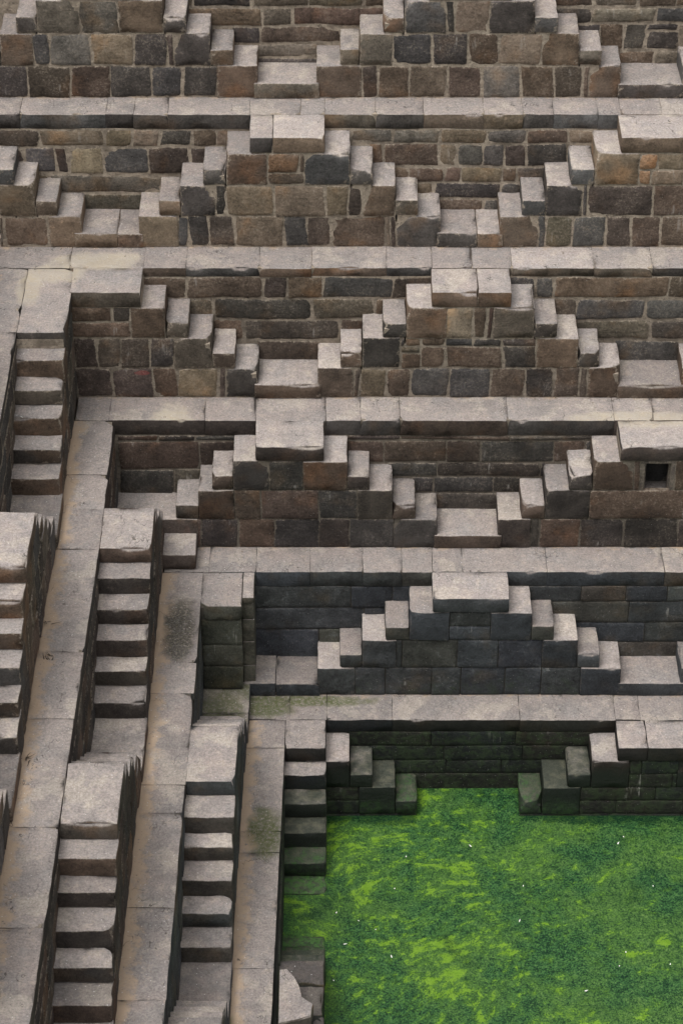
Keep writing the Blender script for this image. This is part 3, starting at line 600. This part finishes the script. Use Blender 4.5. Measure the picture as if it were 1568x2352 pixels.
# ---- tier 5
W5, f5, l5 = wall(5, 'blue grey wall of smooth long blocks, second recessed wall above the green water')
s5a = fix(bx(5, [(728, 779, 2), (779, 831, 3), (831, 884, 4), (884, 940, 5), (940, 993, 6), (993, 1169, 7), (1169, 1221, 6), (1221, 1271, 5), (1271, 1326, 4), (1326, 1376, 3), (1376, 1426, 2)]))
s5b = fix(bx(5, [(1563, 1616, 2), (1616, 1668, 3), (1668, 1720, 4), (1720, 1773, 5), (1773, 1826, 6), (1826, 2000, 7)]))
staircase('blue grey smooth stone staircase right of centre, just above the lowest walkway', f5, s5a, {'A': JX(5, [816, 884, 990, 1057, 1158, 1241, 1333], .2), 'B': JX(5, [853, 923, 1049, 1143, 1236, 1286], .6), 'C': {(0, .5): JX(5, [958, 1036, 1213], 1), (.5, 1): JX(5, [1017], 1.2)}}, tone=1.08)
staircase('blue grey stair corner at the right edge above the lowest walkway', f5, s5b)
xp = px(590, .1, .3)
landing(W5, f5, px(566, YF[5], .2), px(728, YF[5], .2), ov=0.03, joints=[px(633, YF[5], .2)], tone=.93); landing(W5, f5, px(1426, YF[5], .2), px(1563, YF[5], .2), tone=1.05)
h5 = s5a+s5b
recess(W5, f5, -1.10, px(1080, YB[5], 1.1), h5, [(1.02, 2.55, JB(5, [806, 900])), (2.58, 4.1, JB(5, [836])), (4.13, 6.3, JB(5, [732]))])
recess(W5, f5, px(1090, YB[5], 1.1), px(1850, YB[5], 1.1), h5, [(1.02, 2.1, JB(5, [1330, 1432, 1526, 1640])), (2.13, 3.6, JB(5, [1441, 1600])), (3.63, 5.05, JB(5, [1481])), (5.08, 6.3, [])])
pier = thing('corner_pier', 'square pier of dark olive blocks in the corner of the fifth tier', 'pier', (-1.4, .1, 0))
boxes('mortar_core', f5, [(-1.675, -1.21, -.6, .10, 0, 1.45), (-1.22, -1.065, -.6, -.06, 0, 1.45)], pier, MORT)
for (zb, zt) in ((.22, .56), (.56, .90), (.90, 1.275)):
    stone(f5, -1.675, -1.185, zb, zt, .122, pier, 5, rnd.choice([(.075, .075, .058), (.085, .083, .066), (.055, .06, .062)]), 'block')
for (zb, zt) in ((.20, .45), (.45, .82), (.82, 1.16), (1.16, 1.40)):
    block('block', f5, -1.19, -1.048, -.55, -.035, zb+.002, zt-.002, pier, e=.008, step=.1, rough=.003, chip=.02, color=(.075, .072, .056, .9))
def brk(p):
    u, n, z = p
    if n > -.1: 
        if u < -1.6: n -= (-1.6-u)*1.0*(n+.1)/.24
    return [u, n, z]
block('platform', f5, -1.672, -1.185, -.530, .138, 1.285, 1.503, pier, mat=WALK, e=.014, step=.07, rough=.004, chip=.06, color=(.085, .083, .066, 1.03), sand=lambda n: 0.0, shape=brk)
block('platform', f5, -1.182, -1.046, -.530, -.025, 1.40, 1.502, pier, mat=WALK, e=.012, step=.07, rough=.003, chip=.04, color=(.09, .083, .066, 1.05), sand=lambda n: 0.0)
t5a = ysegs(run(-.88, -2.306, [2, 3, 4, 5, 6])+[(-2.306, -3.251, 7), (-3.251, -3.596, 6), (-3.596, -3.832, 5), (-3.832, -4.133, 4), (-4.133, -4.42, 3), (-4.42, -4.707, 2)])
t5b = ysegs(run(-5.47, -6.9, [2, 3, 4, 5, 6])+[(-6.9, -7.85, 7)])
staircase('staircase with cracked pale platform going down towards the viewer, nearest the pool side walkway', l5, t5a, tone=1.05, plat_joints=[])
staircase('steps climbing towards the viewer at the bottom edge, left of the lowest walkway', l5, t5b, tone=.98)
landing(W5, l5, -.02, .88, ov=.02, tone=.85, joints=[.55], mat=WALK); landing(W5, l5, 4.707, 5.47, tone=.92)
recess(W5, l5, 0.1, 8, t5a+t5b, [(1.02, 2.2, None), (2.2, 3.6, None), (3.6, 5, None), (5, 6.3, None)])

# ---- tier 6 (its foot stands in the pool)
W6, f6, l6 = wall(6, 'nearly black wet wall rising from the green water, lowest of all')
s6a = fix([(px(655, YF[6], 0)+.0, -.19, 7)]+bx(6, [(749, 803, 6), (803, 856, 5), (856, 908, 4), (908, 958, 3)]))
s6a[0] = (-.675, s6a[0][1], 7)
s6b = fix(bx(6, [(1193, 1246, 3), (1246, 1302, 4), (1302, 1358, 5), (1358, 1418, 6), (1418, 1600, 7), (1600, 1652, 6), (1652, 1704, 5), (1704, 1756, 4), (1756, 1808, 3), (1808, 1860, 2)]))
rt = staircase('corner staircase with a flight running down into the green water', f6, s6a, {'A': [], 'B': {(0, .5): [.3], (.5, 1): [.2]}, 'C': {(0, .5): [], (.5, 1): []}}, tone=1.0)
t6a = ysegs([(-.96, -1.216, 6), (-1.216, -1.499, 5), (-1.499, -1.76, 4), (-1.76, -2.055, 3), (-2.055, -2.339, 2)])
staircase(None, l6, t6a, root=rt)
staircase('staircase with cracked platform rising from the water at the right edge', f6, s6b, {'A': JX(6, [1396, 1560], .2), 'B': {(0, .5): JX(6, [1413, 1580], .5), (.5, 1): JX(6, [1503], .7)}, 'C': {(0, .5): JX(6, [1543], 1), (.5, 1): JX(6, [1470], 1)}}, plat_joints=JX(6, [1487], 1.5), tone=1.08)
h6 = s6a+s6b
recess(W6, f6, px(690, YB[6], -.4), px(1480, YB[6], -.4), h6, [(.88, 1.9, JB(6, [988, 1180])), (1.92, 3.0, JB(6, [1018, 1198])), (3.02, 4.0, JB(6, [1023, 1150])), (4.02, 5.6, [])])
t6b = ysegs([(-3.03, -3.40, 2), (-3.40, -3.68, 3), (-3.68, -3.97, 4), (-3.97, -4.25, 5), (-4.25, -5.75, 6)])
recess(W6, l6, .97, 8, t6a+t6b, [(.88, 2, None), (2, 3.5, None), (3.5, 5, None)])
rt = thing('double_staircase', 'ruined mossy staircase in the water with a broken platform slab, bottom edge', 'staircase', (-.43, -4.4, L(6)), 'double staircases built against the terraces')
boxes('mortar_core', l6, [(a, b, XB[6]-.3, XF[6]-.03, -1.9, L(6)+k*R-.06) for a, b, k in t6b], rt, MORT)
for (a, b, k) in t6b[:-1]:
    block('step', l6, a+.003, b+(.1 if k < 5 else 0)-.003, XB[6]-.05, XF[6]+rnd.uniform(-.02, .01), L(6)+(k-1)*R+.004, L(6)+k*R+rnd.uniform(-.01, .005), rt, e=.016, step=.07, rough=.008, chip=.07, color=(.05, .05, .038, .36))
for (a, b, x1, dz) in ((4.25, 4.62, -.19, -.02), (4.62, 5.05, -.20, -.05), (5.06, 5.75, -.19, -.06)):
    block('block', l6, a, b-.012, XB[6]-.05, x1, L(6)+4*R, L(6)+6*R+dz, rt, e=.02, step=.06, rough=.012, chip=.09, color=(.055, .052, .036, .36))
for k in range(3): row(l6, 3.4+.5*k, 5.75, L(6)+(1+k)*R, L(6)+(2+k)*R, None, XF[6]-.005, rt, 6, name='stone')
poly = [(-.675, -4.62), (-.60, -4.60), (-.514, -4.725), (-.455, -4.86), (-.416, -5.014), (-.34, -5.10), (-.298, -5.141), (-.312, -5.22), (-.32, -5.299), (-.47, -5.36), (-.643, -5.412), (-.675, -5.42)]
V, F, E_ = [], [], []; m_ = len(poly)
for zz, ins in ((-.20, .01), (-.015, 0), (.004, .014)):
    cx, cy = sum(p[0] for p in poly)/m_, sum(p[1] for p in poly)/m_
    for i, (x, y) in enumerate(poly):
        d = Vector((cx-x, cy-y)).normalized()*ins; V.append(Vector((x+d.x+rnd.uniform(-.004, .004), y+d.y+rnd.uniform(-.004, .004), zz+rnd.uniform(-.003, .003))))
for rr in range(2):
    for i in range(m_): q = (rr*m_+i, rr*m_+(i+1) % m_, (rr+1)*m_+(i+1) % m_, (rr+1)*m_+i); F.append(q[::-1])
F.append(tuple(range(3*m_-1, 2*m_-1, -1)))
link('platform', V, F, WALK, rt, [0.0]*len(V), 'sand', False, (.1, .085, .07, 1.05))

# ------------------------------------------------------------------ the same walls a little further, beyond the picture's sides
for W_, f_, h_ in ((W2, f2, h2), (W4, f4, h4), (W6, f6, h6)):
    xa = px(1600, YB[f_.n], L(f_.n)+.7)
    recess(W_, f_, xa, XR-.02, h_, [(1.05, 2.3, None), (2.35, 3.6, None), (3.65, 5.0, None), (5.05, 6.9, None)])
    if f_.n < 6: landing(W_, f_, px(1860, YF[f_.n], L(f_.n)), XR-.05)
for W_, l_, y_ in ((W2, l2, -.15), (W1, l1, 2.1)):
    for d_ in (0, -4.5):
        y0_ = y_+d_
        staircase(None, l_, ysegs(run(y0_+1.45, y0_, [2, 3, 4, 5, 6])+[(y0_, y0_-.9, 7)]+run(y0_-.9, y0_-2.35, [6, 5, 4, 3, 2])), root=W_)
        landing(W_, l_, -(y0_-2.35), -(y0_-3.05))
    staircase(None, l_, ysegs(run(y_-9+1.45, y_-9, [2, 3, 4, 5, 6])), root=W_)
landing(W2, l2, -3.1, -1.3); landing(W1, l1, -4.15, -3.55)

# ------------------------------------------------------------------ the terraces go on upwards, beyond the picture
V, F = [], []
for k in range(6):
    y, x, z0_, z1_ = YF[0]+.05+1.045*k+.5, XF[0]-.05-1.045*k-.5, 7.4+1.5*k, 7.5+1.5*(k+1)
    for (xa, xb, ya, yb) in ((x-1.2, 14, y, y+1.2), (x-1.2, x, YN-4, y)):
        o_ = len(V); V += [Vector((p, q, z_)) for p in (xa, xb) for q in (ya, yb) for z_ in (z0_, z1_)]
        F += [tuple(o_+i for i in f) for f in ((0, 1, 3, 2), (4, 6, 7, 5), (0, 4, 5, 1), (2, 3, 7, 6), (0, 2, 6, 4), (1, 5, 7, 3))]
o = link('upper_terrace', V, F, WALK, None, smooth=False, color=(.14, .115, .09, 1)); o['kind'] = 'structure'

# ------------------------------------------------------------------ pool
def sheet(name, x0, x1, y0, y1, z, mat):
    o = link(name, [Vector(p) for p in ((x0, y0, z), (x1, y0, z), (x1, y1, z), (x0, y1, z))], [(0, 1, 2, 3)], mat, None, smooth=False); return o
o = sheet('water', -1.2, 12, -14, 0, WATER, WATERM); o['kind'] = 'structure'
o = sheet('ground', -30, 30, -40, 30, -2.2, MORT); o['kind'] = 'structure'

# ------------------------------------------------------------------ small things
V, F = [], []                                                # pale flecks afloat on the pool
for i in range(24):
    x, y, a, l, wd = rnd.uniform(-.1, 4.6), rnd.uniform(-5.2, -1.05), rnd.uniform(0, 3.14), rnd.choice([.008, .009, .010, .022]), rnd.uniform(.006, .009)
    if x < .0 and y > -2.4: continue
    dx, dy = Vector((math.cos(a), math.sin(a)))*l, Vector((-math.sin(a), math.cos(a)))*wd; o_ = len(V)
    for s_, t_, hgt in ((-1, -.4, .004), (0, -1, .006), (1, 0, .012), (0, 1, .006), (-1, .4, .004)): V.append(Vector((x+dx.x*s_+dy.x*t_, y+dx.y*s_+dy.y*t_, WATER+hgt)))
    for s_ in range(5): V.append(V[o_+s_]-Vector((0, 0, .003)))
    F.append(tuple(o_+k for k in range(5)))
    for k in range(5): F.append((o_+k, o_+5+k, o_+5+(k+1) % 5, o_+(k+1) % 5))
o = link('floating_fleck', V, F, WHITE, None, smooth=False); o['kind'] = 'stuff'; o['label'] = 'tiny pale flecks and petals floating on the green water'; o['category'] = 'flecks'
V, F = [], []                                                # grit and chips of stone lying about on the walkways
for i in range(420):
    n = rnd.choice((1, 2, 3, 3, 4, 4, 5))
    if rnd.random() < .45: x, y = rnd.uniform(XF[n]+.1, 5.5), YF[n]-abs(rnd.gauss(0, .14))-.02; y = max(y, YB[n+1]+.03)
    else: x, y = XF[n]+abs(rnd.gauss(0, .16))+.03, rnd.uniform(-8.5, YB[n+1]); x = min(x, XB[n+1]-.03); x -= .014*max(0, -1-y)
    r_ = rnd.uniform(.005, .013) if rnd.random() < .9 else rnd.uniform(.014, .024); o_ = len(V)
    for (p, q, t_) in ((1, 0, 0), (0, 1, 0), (-1, 0, 0), (0, -1, 0), (0, 0, .9)):
        V.append(Vector((x+p*r_*rnd.uniform(.6, 1.3), y+q*r_*rnd.uniform(.6, 1.3), L(n)+.002+t_*r_)))
    F += [(o_, o_+1, o_+4), (o_+1, o_+2, o_+4), (o_+2, o_+3, o_+4), (o_+3, o_, o_+4)]
o = link('loose_grit', V, F, plain('grit', (.30, .25, .21)), None, smooth=False); o['kind'] = 'stuff'; o['label'] = 'loose grit and stone chips scattered along the walkways'; o['category'] = 'grit'
def sticks(label, x, y, z, n, ln, seed):
    r_ = random.Random(seed); V, F = [], []
    for i in range(n):
        a = r_.uniform(0, 6.28); p = Vector((x+r_.uniform(-.05, .05), y+r_.uniform(-.05, .05), z+.006)); l = ln*r_.uniform(.5, 1.2); pts = [p]
        for k in range(3): a += r_.uniform(-.5, .5); p = p+Vector((math.cos(a)*l/3, math.sin(a)*l/3, r_.uniform(.0, .02))); pts.append(p)
        for k, q in enumerate(pts):
            w_ = .007*(1-k/4.5)
            for j in range(3): V.append(q+Vector((math.cos(j*2.1+a)*w_, math.sin(j*2.1+a)*w_, w_*(1 if j == 0 else -.3))))
        o_ = len(V)-12
        for k in range(3):
            for j in range(3): F.append((o_+k*3+j, o_+k*3+(j+1) % 3, o_+k*3+3+(j+1) % 3, o_+k*3+3+j))
    o = link('dry_twig', V, F, TWIG, None); o['label'] = label; o['category'] = 'twig'; o['group'] = 'dry twigs on the left walkway'
sticks('small dry twig lying on the sandy walkway low on the left', -3.22, -4.6, 3.0, 5, .12, 3)
sticks('tiny dry sprig beside the pale chipped staircase on the sandy walkway', -3.19, -2.35, 3.0, 4, .10, 5)
sticks('thin scattered twigs on the sand strip at the left', -3.14, -2.95, 3.0, 7, .05, 8)
V = [Vector(p) for p in ((-3.76, .40, 3.878), (-3.74, .395, 3.882), (-3.65, .33, 3.886), (-3.66, .345, 3.884), (-3.70, .372, 3.892))]
o = link('feather', V, [(0, 1, 4), (1, 2, 4), (2, 3, 4), (3, 0, 4)], WHITE, None); o['label'] = 'small white feather on a step of the upper left flight'; o['category'] = 'feather'
